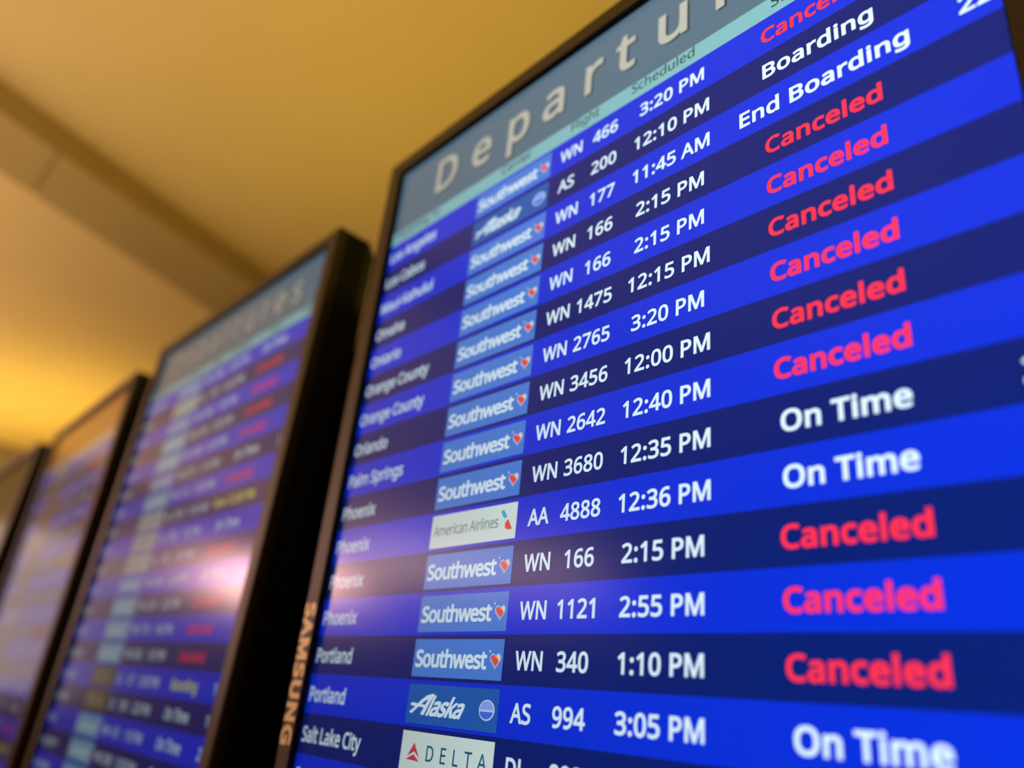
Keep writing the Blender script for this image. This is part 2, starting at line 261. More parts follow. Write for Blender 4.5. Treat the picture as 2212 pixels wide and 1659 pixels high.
i|361|201,751,242,751,242,500,242,250,242,0,201,0,160,0,119,0,119,250,119,500,119,751,160,751;162,1032,182,1032,201,1032,217,1026,232,1013,246,1001,254,981,254,954,254,928,246,908,232,895,217,882,201,875,182,875,162,875,144,882,130,895,116,908,109,928,109,954,109,981,116,1001,130,1013,144,1026
j|361|80,-336,31,-336,7,-336,-13,-335,-31,-331,-49,-328,-64,-324,-77,-319,-77,-286,-77,-253,-77,-220,-63,-224,-49,-227,-34,-230,-19,-232,-2,-234,15,-234,45,-234,70,-226,90,-209,109,-193,119,-162,119,-116,119,173,119,462,119,751,160,751,201,751,242,751,242,463,242,176,242,-112,242,-159,235,-199,220,-232,205,-266,182,-292,151,-310,120,-327;109,928,109,954,109,981,116,1001,130,1013,144,1026,162,1032,182,1032,201,1032,217,1026,232,1013,246,1001,254,981,254,954,254,928,246,908,232,895,217,882,201,875,182,875,162,875,144,882,130,895,116,908
k|748|241,694,241,508,241,493,240,474,239,450,237,425,236,404,235,387,237,387,239,387,241,387,246,394,255,405,266,419,277,433,289,447,300,461,312,476,322,488,331,497,410,582,490,666,570,751,618,751,666,751,714,751,613,644,512,537,410,430,519,287,627,143,735,0,686,0,636,0,587,0,500,117,413,233,326,350,298,325,269,301,241,276,241,184,241,92,241,0,200,0,160,0,119,0,119,355,119,710,119,1064,160,1064,200,1064,241,1064,241,879
l|361|242,355,242,0,201,0,160,0,119,0,119,355,119,710,119,1064,160,1064,201,1064,242,1064,242,710
m|1310|894,765,943,765,1028,765,1091,743,1133,700,1175,656,1196,586,1196,489,1196,326,1196,163,1196,0,1155,0,1115,0,1074,0,1074,161,1074,322,1074,483,1074,542,1062,586,1037,616,1012,646,974,661,922,661,849,661,797,640,765,598,734,556,718,495,718,415,718,276,718,138,718,0,678,0,637,0,597,0,597,161,597,322,597,483,597,522,591,555,580,582,569,609,552,628,529,641,507,655,478,661,443,661,392,661,352,651,324,630,295,609,274,578,261,538,249,498,242,448,242,389,242,260,242,130,242,0,201,0,160,0,119,0,119,250,119,500,119,751,152,751,185,751,218,751,225,717,231,683,237,648,239,648,241,648,244,648,260,675,279,696,302,714,325,731,350,744,378,752,406,761,435,765,465,765,523,765,571,754,610,734,649,713,677,682,695,639,697,639,699,639,702,639,727,682,761,713,805,734,848,754
n|866|449,765,480,765,570,765,638,743,683,700,729,656,752,586,752,489,752,326,752,163,752,0,711,0,671,0,630,0,630,160,630,320,630,480,630,541,617,586,590,616,563,646,520,661,462,661,379,661,322,638,290,591,258,544,242,477,242,389,242,260,242,130,242,0,201,0,160,0,119,0,119,250,119,500,119,751,152,751,185,751,218,751,225,717,231,683,237,648,239,648,241,648,244,648,261,675,281,696,306,714,331,731,358,744,388,752,418,761
o|847|772,460,772,377,772,314,764,259,747,211,731,163,708,122,677,88,647,55,610,29,567,12,523,-5,475,-14,422,-14,372,-14,326,-5,284,12,242,29,206,55,175,88,144,122,120,163,103,211,86,259,77,314,77,377,77,460,91,530,119,588,147,645,187,689,239,719,292,750,354,765,426,765,494,765,554,750,606,719,658,689,698,645,728,588,757,530;204,465,204,377,204,318,212,267,228,223,243,180,267,147,300,123,332,100,374,88,424,88,475,88,516,100,549,123,582,147,606,180,621,223,637,267,644,318,644,377,644,437,636,487,620,529,605,571,581,604,548,627,516,650,474,661,423,661,346,661,291,636,256,585,222,535
p|861|436,765,476,765,569,765,643,732,700,668,756,604,784,507,784,377,784,292,771,220,746,162,720,103,684,60,638,30,592,1,537,-14,475,-14,437,-14,402,-9,373,1,343,12,317,25,296,41,275,58,257,76,242,95,239,95,237,95,234,95,236,79,238,59,239,35,241,11,242,-10,242,-28,242,-131,242,-233,242,-336,201,-336,160,-336,119,-336,119,26,119,388,119,751,153,751,186,751,220,751,225,717,231,683,237,648,239,648,240,648,242,648,257,670,275,690,296,707,317,725,342,739,372,749,401,760;523,661,454,661,403,661,363,651,332,632,301,613,279,585,265,546,251,508,243,459,242,401,242,393,242,385,242,377,242,315,249,263,262,220,275,177,297,144,328,122,360,99,402,88,457,88,502,88,540,101,569,126,599,151,621,186,635,229,650,272,657,322,657,378,657,464,640,533,607,584,574,635
q|861|619,-122,619,-15,619,1,620,21,620,43,621,66,623,85,626,101,623,101,620,101,618,101,596,69,567,42,529,20,491,-3,442,-14,382,-14,292,-14,218,18,162,83,105,148,77,245,77,374,77,460,90,532,116,590,142,648,179,691,225,721,272,750,326,765,387,765,445,765,493,754,531,731,568,709,598,681,620,648,622,648,624,648,626,648,632,683,638,717,644,751,677,751,710,751,742,751,742,388,742,26,742,-336,701,-336,660,-336,619,-336,619,-229;338,88,406,88,458,88,499,98,530,116,561,135,584,164,598,202,612,241,620,289,620,347,620,356,620,364,620,373,620,468,605,540,573,589,541,638,485,662,403,662,336,662,286,636,254,583,221,531,204,460,204,371,204,282,221,213,254,163,287,113
r|578|435,765,469,765,483,765,498,764,515,763,531,761,545,759,557,756,552,718,547,681,542,643,530,646,517,648,502,650,488,652,474,653,461,653,432,653,404,647,378,634,352,622,329,605,308,583,288,561,271,535,260,504,248,473,242,439,242,401,242,267,242,134,242,0,201,0,160,0,119,0,119,250,119,500,119,751,153,751,186,751,220,751,225,705,229,659,234,613,236,613,238,613,239,613,255,641,275,667,297,690,319,713,345,731,374,744,403,758
s|671|608,247,608,207,608,159,596,118,571,85,547,53,513,28,468,11,423,-6,370,-14,308,-14,256,-14,211,-10,173,-1,135,7,102,19,73,34,73,71,73,108,73,146,103,131,139,117,181,104,224,92,267,85,311,85,373,85,419,95,447,116,475,136,489,162,489,196,489,215,484,232,473,246,463,261,445,276,418,291,391,306,353,323,304,342,255,360,214,379,179,398,145,416,118,439,99,465,81,491,71,525,71,566,71,629,97,678,149,713,201,747,269,765,353,765,399,765,441,760,481,751,521,743,558,730,592,714,578,682,564,649,550,616,519,629,486,641,451,650,416,659,381,664,345,664,294,664,256,656,229,639,202,623,189,601,189,573,189,552,195,535,207,520,219,506,240,492,268,478,297,465,334,448,382,430,430,412,471,394,504,375,538,357,563,334,581,307,599,281
t|506|335,87,370,87,388,87,408,88,427,92,447,95,463,99,475,102,475,71,475,40,475,8,462,2,443,-4,419,-8,394,-12,371,-14,349,-14,310,-14,273,-7,240,6,207,20,180,43,160,77,139,111,129,158,129,218,129,364,129,510,129,655,93,655,58,655,22,655,22,675,22,695,22,714,58,731,94,747,130,763,147,817,163,870,179,923,204,923,228,923,252,923,252,866,252,808,252,751,324,751,397,751,469,751,469,719,469,687,469,655,397,655,324,655,252,655,252,511,252,366,252,221,252,176,263,142,285,120,307,98
u|866|705,751,746,751,746,500,746,250,746,0,713,0,679,0,646,0,640,33,634,66,627,99,626,99,624,99,622,99,606,73,585,52,560,35,535,18,507,6,478,-2,448,-10,416,-14,384,-14,324,-14,274,-4,233,15,193,34,162,63,141,104,121,144,111,196,111,259,111,423,111,587,111,751,152,751,194,751,235,751,235,590,235,429,235,268,235,208,249,163,276,133,303,103,345,88,402,88,458,88,502,99,534,120,567,141,589,172,603,212,616,253,623,302,623,360,623,490,623,620,623,751,664,751
v|711|331,0,284,0,190,250,95,500,0,751,44,751,88,751,132,751,185,603,238,456,291,308,299,288,307,265,315,239,324,214,331,190,338,167,344,144,349,125,352,109,353,109,355,109,357,109,361,125,366,145,373,168,380,191,388,216,397,241,406,266,414,289,420,308,473,456,527,603,580,751,624,751,668,751,711,751,616,500,521,250,426,0,379,0
w|1101|647,283,604,424,598,444,592,463,587,482,581,502,576,520,572,537,568,554,564,570,560,585,556,600,554,613,552,623,550,623,548,623,546,623,544,613,542,600,539,585,535,570,532,554,527,536,523,519,518,500,513,481,508,462,502,443,496,423,451,282,406,142,361,1,315,1,268,1,221,1,153,252,84,502,15,752,58,752,100,752,143,752,177,619,212,485,246,352,254,324,261,297,268,270,274,242,280,216,285,191,290,166,294,145,296,127,297,127,299,127,301,127,304,139,307,153,311,169,315,186,319,204,323,223,327,241,332,260,337,279,342,297,347,314,352,329,396,470,440,611,485,752,529,752,574,752,619,752,662,611,705,470,748,329,754,308,761,285,768,261,775,236,782,213,787,190,793,167,796,147,798,129,800,129,802,129,804,129,806,145,809,165,814,188,820,212,826,238,833,267,840,295,847,324,854,352,889,485,924,619,959,752,1001,752,1043,752,1085,752,1016,502,946,252,877,1,829,1,781,1,732,1,690,142
x|741|206,256,297,384,211,506,124,628,38,751,85,751,131,751,178,751,242,656,307,562,371,468,435,562,499,656,563,751,609,751,655,751,702,751,615,628,529,506,443,384,534,256,625,128,716,0,669,0,622,0,576,0,507,100,439,200,371,300,302,200,233,100,164,0,118,0,71,0,25,0,116,128
y|714|102,500,1,751,45,751,89,751,133,751,187,608,241,466,296,324,305,298,313,274,321,251,329,227,337,205,343,183,350,161,355,140,359,119,360,119,362,119,364,119,370,142,379,173,391,211,403,249,415,287,429,325,479,467,530,609,581,751,626,751,670,751,714,751,606,466,499,181,391,-104,373,-150,352,-191,328,-226,305,-261,276,-288,242,-307,208,-327,166,-336,118,-336,95,-336,76,-335,59,-333,42,-330,28,-328,15,-325,15,-292,15,-260,15,-227,26,-229,38,-231,53,-232,67,-234,82,-235,98,-235,127,-235,152,-230,173,-219,194,-208,212,-193,227,-173,242,-153,254,-129,265,-102,278,-69,291,-36,304,-3,203,248
z|658|604,32,604,0,421,0,238,0,55,0,55,27,55,54,55,81,189,273,324,464,458,655,331,655,205,655,78,655,78,687,78,719,78,751,250,751,422,751,594,751,594,720,594,689,594,658,461,471,329,283,196,95,332,95,468,95,604,95,604,63
0|801|732,610,732,501,732,420,726,348,714,284,702,221,683,167,656,123,630,78,595,44,553,21,510,-2,459,-14,399,-14,324,-14,263,7,214,48,165,89,128,148,104,225,81,302,69,394,69,501,69,610,80,702,102,779,123,855,159,914,207,954,256,995,320,1015,399,1015,474,1015,536,995,585,954,635,914,672,855,696,779,720,702;192,593,192,501,192,410,199,334,212,273,226,212,248,167,278,137,308,106,349,91,399,91,450,91,490,106,520,136,551,166,573,211,587,272,601,334,608,410,608,501,608,593,601,669,587,729,573,789,551,835,520,865,490,895,450,910,399,910,349,910,308,895,278,865,248,835,226,789,212,729,199,669
1|801|497,333,497,0,457,0,417,0,377,0,377,233,377,466,377,699,377,726,377,749,377,768,378,786,379,804,380,820,380,836,381,853,382,871,367,856,354,844,342,833,330,823,314,810,296,794,260,765,225,736,189,707,168,735,146,762,125,790,215,860,305,930,395,1000,429,1000,463,1000,497,1000,497,667
2|801|728,37,728,0,508,0,288,0,67,0,67,34,67,68,67,102,155,190,242,279,329,367,380,417,422,462,457,501,491,541,517,579,535,617,553,655,562,696,562,741,562,796,545,838,513,866,480,895,437,909,385,909,337,909,294,901,257,884,220,867,183,844,144,814,122,841,100,869,78,896,105,919,133,939,165,957,196,974,230,988,267,999,304,1009,343,1014,385,1014,448,1014,501,1003,546,982,591,960,626,930,651,890,675,850,688,803,688,748,688,696,677,647,655,601,634,555,604,510,566,466,528,421,483,374,431,324,362,255,292,186,223,118,223,116,223,114,223,112,391,112,560,112,728,112,728,75
3|801|690,838,690,766,690,721,682,683,665,650,648,617,624,591,593,570,562,549,525,535,483,527,483,525,483,523,483,521,563,512,623,486,662,445,702,404,721,351,721,284,721,226,708,175,681,130,654,84,612,49,555,24,499,-1,426,-14,338,-14,285,-14,237,-10,192,-2,147,6,104,20,63,41,63,79,63,117,63,155,105,135,150,119,199,107,247,95,294,90,339,90,429,90,493,107,533,142,573,177,592,225,592,287,592,329,581,363,560,389,538,414,506,433,464,445,422,458,371,464,312,464,280,464,248,464,216,464,216,499,216,534,216,569,248,569,281,569,314,569,369,569,415,577,452,592,489,608,517,630,536,659,555,687,564,720,564,758,564,806,548,844,515,870,483,897,438,910,382,910,347,910,315,907,286,900,257,893,230,883,205,870,180,858,155,843,130,826,110,854,89,882,69,910,104,938,148,963,201,983,254,1004,314,1014,381,1014,486,1014,563,991,614,944,665,897
4|801|773,264,773,227,725,227,676,227,627,227,627,151,627,76,627,0,588,0,548,0,508,0,508,76,508,151,508,227,349,227,189,227,29,227,29,262,29,297,29,332,186,556,343,781,500,1006,542,1006,585,1006,627,1006,627,783,627,560,627,338,676,338,725,338,773,338,773,301;508,548,508,653,508,677,509,699,509,719,510,739,510,758,511,776,512,794,513,811,513,827,514,843,514,859,515,874,514,874,512,874,510,874,502,856,493,837,482,817,471,796,460,779,450,765,350,622,250,480,150,338,269,338,389,338,508,338,508,443
5|801|352,613,385,613,453,613,513,602,563,578,613,555,652,522,680,478,708,435,721,382,721,319,721,250,706,191,676,141,647,91,604,53,548,26,493,-1,426,-14,347,-14,296,-14,248,-9,202,0,157,9,119,23,88,41,88,79,88,118,88,157,122,136,163,120,211,109,259,97,305,91,349,91,398,91,441,99,478,114,515,130,544,153,564,186,585,218,595,258,595,307,595,372,575,422,535,457,495,492,431,510,345,510,318,510,289,507,255,503,221,498,194,493,174,489,153,502,133,515,112,528,125,685,137,843,150,1000,317,1000,484,1000,651,1000,651,963,651,925,651,888,519,888,387,888,255,888,247,791,239,695,231,598,247,601,268,604,296,608,323,612
6|801|77,352,77,427,77,485,81,542,89,598,97,654,111,707,130,757,150,807,177,851,211,890,246,929,290,959,342,981,395,1003,459,1014,535,1014,555,1014,576,1013,600,1011,624,1009,643,1006,658,1001,658,966,658,931,658,896,641,902,623,906,602,909,581,912,559,913,538,913,473,913,420,902,377,881,334,859,300,830,275,793,250,755,232,712,221,664,210,615,203,563,200,508,203,508,206,508,209,508,223,531,240,551,262,569,283,586,309,600,340,611,370,621,405,626,445,626,503,626,554,614,597,590,641,567,675,532,699,487,723,441,735,387,735,322,735,253,722,193,696,143,670,92,633,54,586,27,539,0,483,-14,417,-14,370,-14,325,-5,284,13,243,30,207,57,176,94,144,130,120,176,103,232,86,287;380,90,416,90,475,90,522,109,559,146,595,184,613,243,613,322,613,386,597,436,565,473,533,511,485,529,420,529,376,529,338,520,305,502,273,484,247,461,229,433,211,405,202,376,202,346,202,315,206,285,215,255,224,225,237,197,256,172,274,147,296,127,323,112,349,97
7|801|236,0,190,0,327,296,464,592,601,888,421,888,241,888,62,888,62,925,62,963,62,1000,285,1000,509,1000,732,1000,732,968,732,937,732,905,597,603,462,302,326,0,281,0
8|801|342,1014,399,1014,458,1014,510,1005,555,987,599,968,635,942,660,906,686,871,699,827,699,775,699,734,690,699,673,669,656,640,633,613,604,590,575,567,543,547,508,529,549,510,587,488,620,463,654,438,681,409,701,377,721,344,731,305,731,259,731,203,718,155,690,114,663,74,625,42,576,20,527,-3,470,-14,403,-14,331,-14,271,-3,221,18,171,40,133,70,107,110,81,150,69,198,69,255,69,301,78,340,97,374,116,408,142,437,174,461,205,485,239,506,276,522,243,541,214,562,187,586,160,610,139,637,124,668,109,699,101,735,101,776,101,827,114,870,140,905,166,940,202,967,246,986,291,1005;189,288,189,254,189,205,206,165,241,132,275,100,329,84,401,84,469,84,521,100,557,132,593,165,611,206,611,258,611,290,602,319,585,344,567,369,543,391,512,410,481,430,444,448,401,464,393,466,386,469,378,472,337,454,303,435,275,415,246,394,225,371,211,345,196,318;452,915,398,915,346,915,304,902,271,877,238,853,221,817,221,770,221,736,229,707,246,683,262,660,284,640,312,624,340,608,371,592,405,577,437,591,467,606,492,623,518,640,539,660,554,684,569,708,577,737,577,770,577,817,561,853,528,877,495,902
9|801|728,648,728,573,728,516,724,459,716,403,708,346,695,293,675,243,655,193,628,149,594,110,559,71,515,41,462,19,409,-3,345,-14,269,-14,250,-14,229,-13,204,-11,179,-8,159,-5,143,0,143,35,143,70,143,105,160,99,179,95,202,92,224,88,246,87,266,87,331,87,385,98,428,119,470,141,504,170,529,207,555,243,573,286,584,335,595,384,602,436,604,490,601,490,598,490,595,490,581,469,563,449,542,431,521,414,495,400,464,389,434,379,398,374,357,374,300,374,250,386,207,410,163,433,130,468,106,513,82,557,70,612,70,676,70,746,83,807,110,857,137,908,174,946,221,973,269,1000,325,1014,389,1014,437,1014,481,1005,522,987,563,968,599,941,630,905,661,868,685,823,702,768,720,712;425,910,389,910,331,910,284,891,247,853,210,815,192,756,192,678,192,613,208,563,239,526,270,489,318,471,384,471,429,471,467,480,500,498,533,516,558,539,576,567,595,595,604,624,604,654,604,684,599,714,590,744,581,775,568,803,550,828,533,853,510,873,483,888,456,903
:|375|101,42,101,76,101,110,109,134,126,148,143,162,163,169,186,169,211,169,231,162,249,148,266,134,275,110,275,76,275,42,266,18,249,3,231,-12,211,-20,186,-20,163,-20,143,-12,126,3,109,18;101,641,101,675,101,711,109,735,126,749,143,763,163,770,186,770,211,770,231,763,249,749,266,735,275,711,275,675,275,641,266,617,249,602,231,587,211,580,186,580,163,580,143,587,126,602,109,617
-|451|169,321,56,321,56,357,56,394,56,430,169,430,282,430,395,430,395,394,395,357,395,321,282,321
.|375|101,42,101,76,101,110,109,134,126,148,143,162,163,169,186,169,211,169,231,162,249,148,266,134,275,110,275,76,275,42,266,18,249,3,231,-12,211,-20,186,-20,163,-20,143,-12,126,3,109,18
 |364|
"""
G = {}
for line in GLYPHS.strip('\n').split('\n'):
    ch, adv, sp = line[0], *line[2:].split('|')
    G[ch] = (int(adv), [[int(v) for v in s.split(',')] for s in sp.split(';')] if sp else [])
_cache = {}
def glyph(ch, weight):
    key = (ch, weight)
    if key in _cache:
        return _cache[key]
    adv, spl = G[ch]
    if not spl:
        _cache[key] = (adv / 1000, [], [])
        return _cache[key]
    P, E = [], []
    for l in spl:
        n = len(l) // 6
        k = [[q / 1000 for q in l[i * 6:i * 6 + 6]] for i in range(n)]
        pts = []
        for i in range(n):
            a, b = k[i], k[(i + 1) % n]
            p0, p1, p2, p3 = Vector(a[2:4]), Vector(a[4:6]), Vector(b[0:2]), Vector(b[2:4])
            if (p3 - p0).length < 0.002:
                continue
            c = (p3 - p0).normalized()
            bend = abs(c.cross(p1 - p0)) + abs(c.cross(p2 - p0))
            m = 1 if bend < 0.004 else (3 if (p3 - p0).length < 0.12 else 5)
            for q in range(m):
                t = q / m
                pts.append(p0 * (1 - t) ** 3 + p1 * 3 * t * (1 - t) ** 2 + p2 * 3 * t * t * (1 - t) + p3 * t ** 3)
        # embolden: shift every vertex along its mitred normal (outlines run with the ink on their right)
        out, n = [], len(pts)
        for i in range(n):
            e0, e1 = (pts[i] - pts[i - 1]), (pts[(i + 1) % n] - pts[i])
            if e0.length < 1e-6 or e1.length < 1e-6:
                continue
            e0.normalize(), e1.normalize()
            n0, n1 = Vector((-e0.y, e0.x)), Vector((-e1.y, e1.x))
            mt = n0 + n1
            if mt.length < 0.3:
                mt = n0
            mt.normalize()
            out.append(pts[i] + mt * (weight / max(0.6, mt.dot(n0))))
        b, n = len(P), len(out)
        P += out
        E += [(b + q, b + (q + 1) % n) for q in range(n)]
    rv, _, rf, _, _, _ = delaunay_2d_cdt(P, E, [], 0, 1e-5)
    v = [(q.x, q.y) for q in rv]
    f = []
    for t in rf:                       # keep triangles whose winding number is not zero
        cx, cy, wn = sum(v[q][0] for q in t) / len(t), sum(v[q][1] for q in t) / len(t), 0
        for a, c in E:
            p, q = P[a], P[c]
            if (p.y <= cy) != (q.y <= cy) and (p.x + (cy - p.y) / (q.y - p.y) * (q.x - p.x)) > cx:
                wn += 1 if q.y > p.y else -1
        if wn:
            f.append(tuple(t))
    _cache[key] = (adv / 1000, v, f)
    return _cache[key]

def layout(s, cap, sx=1.05, weight=0.036, track=0.0):
    """2-D triangles of a line of text: starts at x=0 on its baseline, Y up, size in row units."""
    V, F, x = [], [], 0.0
    for ch in s:
        adv, v, f = glyph(ch, weight)
        b = len(V)
        V += [((x + p[0]) * cap * sx, p[1] * cap) for p in v]
        F += [tuple(i + b for i in q) for q in f]
        x += adv + track
    return V, F

# ------------------------------------------------------------------ the displays
SW, TOPH, SBOT = 18.67, 3.15, 29.95        # screen width, header height, bottom edge (row units)
BASE_Y = SBOT + 0.62                        # local origin of a display: middle of its lower edge
def L(X, Y, h=0.0):
    """display coordinates -> local metres (h = how far proud of the screen)"""
    return ((X - SW / 2) * U, -h * U, (BASE_Y - Y) * U)

def quad(name, X0, X1, Y0, Y1, h, mat, parent):
    return mesh_obj(name, [L(X0, Y1, h), L(X1, Y1, h), L(X1, Y0, h), L(X0, Y0, h)], [(0, 1, 2, 3)], mat, parent)

def put(name, VF, X, Y, h, mat, parent, align='l', rot=False):
    V, F = VF
    if not V:
        return None
    x0, x1 = min(v[0] for v in V), max(v[0] for v in V)
    dx = {'l': X - x0, 'r': X - x1, 'c': X - (x0 + x1) / 2}[align]
    if rot:    # reads downwards: letter tops point right
        vs_ = [L(X + v[1], Y + v[0], h) for v in V]
    else:
        vs_ = [L(v[0] + dx, Y - v[1], h) for v in V]
    return mesh_obj(name, vs_, F, mat, parent)

def poly(name, parts, h, parent):
    """flat coloured shapes of an emblem; parts = [(points in display coords, material)], each a hair above the last"""
    V, F, mats, fm = [], [], [], []
    for k, (pts, m) in enumerate(parts):
        b = len(V)
        V += [L(x, y, h + 0.004 * k) for x, y in pts]
        F.append(tuple(range(b, b + len(pts))))
        if m not in mats:
            mats.append(m)
        fm.append(mats.index(m))
    return mesh_obj(name, V, F, mats, parent, fm)

CAP, BASE = 0.355, 0.695
H1, H2, H3 = 0.010, 0.016, 0.022            # print layers above the screen

def heart(cx, cy, s):
    pts = []
    for i in range(28):
        t = i / 28 * 2 * math.pi
        x = 16 * math.sin(t) ** 3
        y = 13 * math.cos(t) - 5 * math.cos(2 * t) - 2 * math.cos(3 * t) - math.cos(4 * t)
        pts.append((cx + x / 34 * s, cy - (y + 2.5) / 34 * s))
    return pts

def clip(pts, nx, ny, c):
    """half-plane clip: keeps nx*x+ny*y <= c"""
    out = []
    for i in range(len(pts)):
        a, b = pts[i - 1], pts[i]
        da, db = nx * a[0] + ny * a[1] - c, nx * b[0] + ny * b[1] - c
        if (da <= 0) != (db <= 0):
            t = da / (da - db)
            out.append((a[0] + (b[0] - a[0]) * t, a[1] + (b[1] - a[1]) * t))
        if db <= 0:
            out.append(b)
    return out

def tile(kind, y, row):
    """the airline's tile in a row: ground, lettering and emblem"""
    X0, X1, Y0, Y1 = 4.68, 7.85, y + 0.092, y + 0.928
    ground = {'heart': 'sky', 'script': 'ocean', 'tail': 'paper', 'triangle': 'paper', 'gold': 'gold', 'pale': 'pale'}[kind]
    tag(quad('airline_tile', X0, X1, Y0, Y1, H1, M[ground], row), {'heart': 'sky blue airline tile', 'script': 'ocean blue airline tile',
        'tail': 'white airline tile', 'triangle': 'white airline tile', 'gold': 'dark gold airline tile', 'pale': 'pale blue airline tile'}[kind])
    if kind in ('heart', 'pale'):
        V, F = layout('Southwest', 0.352, 0.92, 0.050, -0.045)
        w = max(v[0] for v in V) - min(v[0] for v in V)
        V = [(v[0] * 2.56 / w, v[1]) for v in V]
        put('airline_lettering', (V, F), 4.78, y + 0.70, H2, M['white'], row)
        cx, cy, s = 7.615, y + 0.555, 0.40
        sx = 0.92
        hp = [((p[0] - cx) * sx + cx, p[1]) for p in heart(cx, cy, s)]
        inner = [((p[0] - cx) * sx + cx, p[1]) for p in heart(cx, cy, s * 0.84)]
        d = 0.7071
        c0 = d * cx - d * cy      # diagonals run from upper left to lower right
        red = clip(clip(inner, d, -d, c0 + 0.095), -d, d, -(c0 - 0.055))
        yel = clip(inner, -d, d, -(c0 + 0.10))
        blu = clip(inner, d, -d, c0 - 0.075)
        parts = [(hp, M['silverline'])]
        for q, mm in ((blu, 'heartblue'), (red, 'heartred'), (yel, 'heartyellow')):
            if len(q) > 2:
                parts.append((q, M[mm]))
        dots = [[(7.44 + 0.03 * math.cos(a), y + 0.345 + 0.03 * math.sin(a)) for a in [i * math.pi / 4 for i in range(8)]]]
        for q in dots:
            parts.append((q, M['silverline']))
        tag(poly('airline_emblem', parts, H2, row), 'striped red, yellow and blue heart emblem')
    elif kind == 'script':
        V, F = layout('laska', 0.37, 0.74, 0.055, -0.05)
        V = [(v[0] + 0.40 * v[1], v[1]) for v in V]
        x0, x1 = min(v[0] for v in V), max(v[0] for v in V)
        V = [((v[0] - x0) * 1.36 / (x1 - x0) + 0.68, v[1]) for v in V]
        # brush-drawn capital: slanting stem, long left stroke and a crossbar sweeping left
        def st(pts):
            b = len(V)
            V.extend(pts)
            F.append(tuple(range(b, b + len(pts))))
        st([(0.06, 0.03), (0.16, 0.00), (0.34, 0.12), (0.60, 0.28), (0.88, 0.37), (0.95, 0.44), (0.86, 0.445), (0.66, 0.40), (0.44, 0.28), (0.22, 0.12)])
        st([(0.95, 0.44), (0.80, 0.40), (0.68, 0.26), (0.50, 0.02), (0.53, -0.015), (0.62, -0.01), (0.76, 0.20)])
        st([(0.08, 0.20), (0.14, 0.235), (0.40, 0.215), (0.70, 0.20), (0.70, 0.14), (0.40, 0.155), (0.12, 0.165)])
        put('airline_lettering', (V, F), 4.80, y + 0.725, H2, M['white'], row)
        cx, cy = 7.50, y + 0.515
        ring = lambda rx, ry: [(cx + rx * math.cos(i * math.pi / 14), cy + ry * math.sin(i * math.pi / 14)) for i in range(28)]
        inner = ring(0.215, 0.175)
        top = clip(inner, 0, 1, cy - 0.01)
        low = clip(inner, 0, -1, -(cy + 0.03))
        parts = [(ring(0.25, 0.205), M['silverline']), (top, M['globe1']), (low, M['globe2'])]
        tag(poly('airline_emblem', parts, H2, row), 'blue globe emblem')
    elif kind == 'tail':
        V, F = layout('American Airlines', 0.26, 0.80, 0.016, -0.03)
        w = max(v[0] for v in V) - min(v[0] for v in V)
        V = [(v[0] * 2.44 / w, v[1]) for v in V]
        put('airline_lettering', (V, F), 4.80, y + 0.625, H2, M['grey'], row)
        a = [(7.30, y + 0.265), (7.36, y + 0.23), (7.42, y + 0.25), (7.53, y + 0.40), (7.50, y + 0.43), (7.42, y + 0.435)]
        b = [(7.55, y + 0.47), (7.60, y + 0.50), (7.73, y + 0.70), (7.66, y + 0.72), (7.55, y + 0.70), (7.49, y + 0.66), (7.48, y + 0.57)]
        tag(poly('airline_emblem', [(a, M['tailblue']), (b, M['tailred'])], H2, row), 'blue and red tail emblem')
    elif kind == 'triangle':
        V, F = layout('DELTA', 0.31, 0.80, 0.012, 0.58)
        w = max(v[0] for v in V) - min(v[0] for v in V)
        V = [(v[0] * 2.02 / w, v[1]) for v in V]
        put('airline_lettering', (V, F), 5.64, y + 0.655, H2, M['teal'], row)
        ap, bl, br = (5.17, y + 0.32), (4.90, y + 0.64), (5.44, y + 0.68)
        parts = [([ap, (5.40, y + 0.62), (5.20, y + 0.50), (4.95, y + 0.61)], M['crimson']),
                 ([(5.19, y + 0.56), (5.42, y + 0.69), (4.91, y + 0.675)], M['crimson'])]
        tag(poly('airline_emblem', parts, H2, row), 'crimson triangle emblem')
    elif kind == 'gold':
        put('airline_lettering', layout('DELTA', 0.40, 1.0, 0.05, 0.2), 6.25, y + 0.71, H2, M['title'], row, 'c')

CARRIER = {'WN': 'heart', 'AS': 'script', 'AA': 'tail', 'DL': 'triangle', 'XX': 'gold', 'PB': 'pale'}
def rect_ring(u, z):
    """outline of the display grown outward by u, at depth z (row units)"""
    t = u * 0.8
    return [L(-u, SBOT + t, -z), L(SW + u, SBOT + t, -z), L(SW + u, -TOPH - t, -z), L(-u, -TOPH - t, -z)]

def loft(name, rings, mat, parent, cap=False, capmat=None):
    V, F = [], []
    for r in rings:
        V += r
    n = 4
    for k in range(len(rings) - 1):
        for i in range(n):
            a, b = k * n + i, k * n + (i + 1) % n
            F.append((a, b, b + n, a + n))
    if cap:
        F.append(tuple(range(len(V) - 4, len(V))))
    o = mesh_obj(name, V, F, mat, parent)
    bm = bmesh.new()
    bm.from_mesh(o.data)
    bmesh.ops.recalc_face_normals(bm, faces=bm.faces)
    bm.to_mesh(o.data)
    bm.free()
    return o

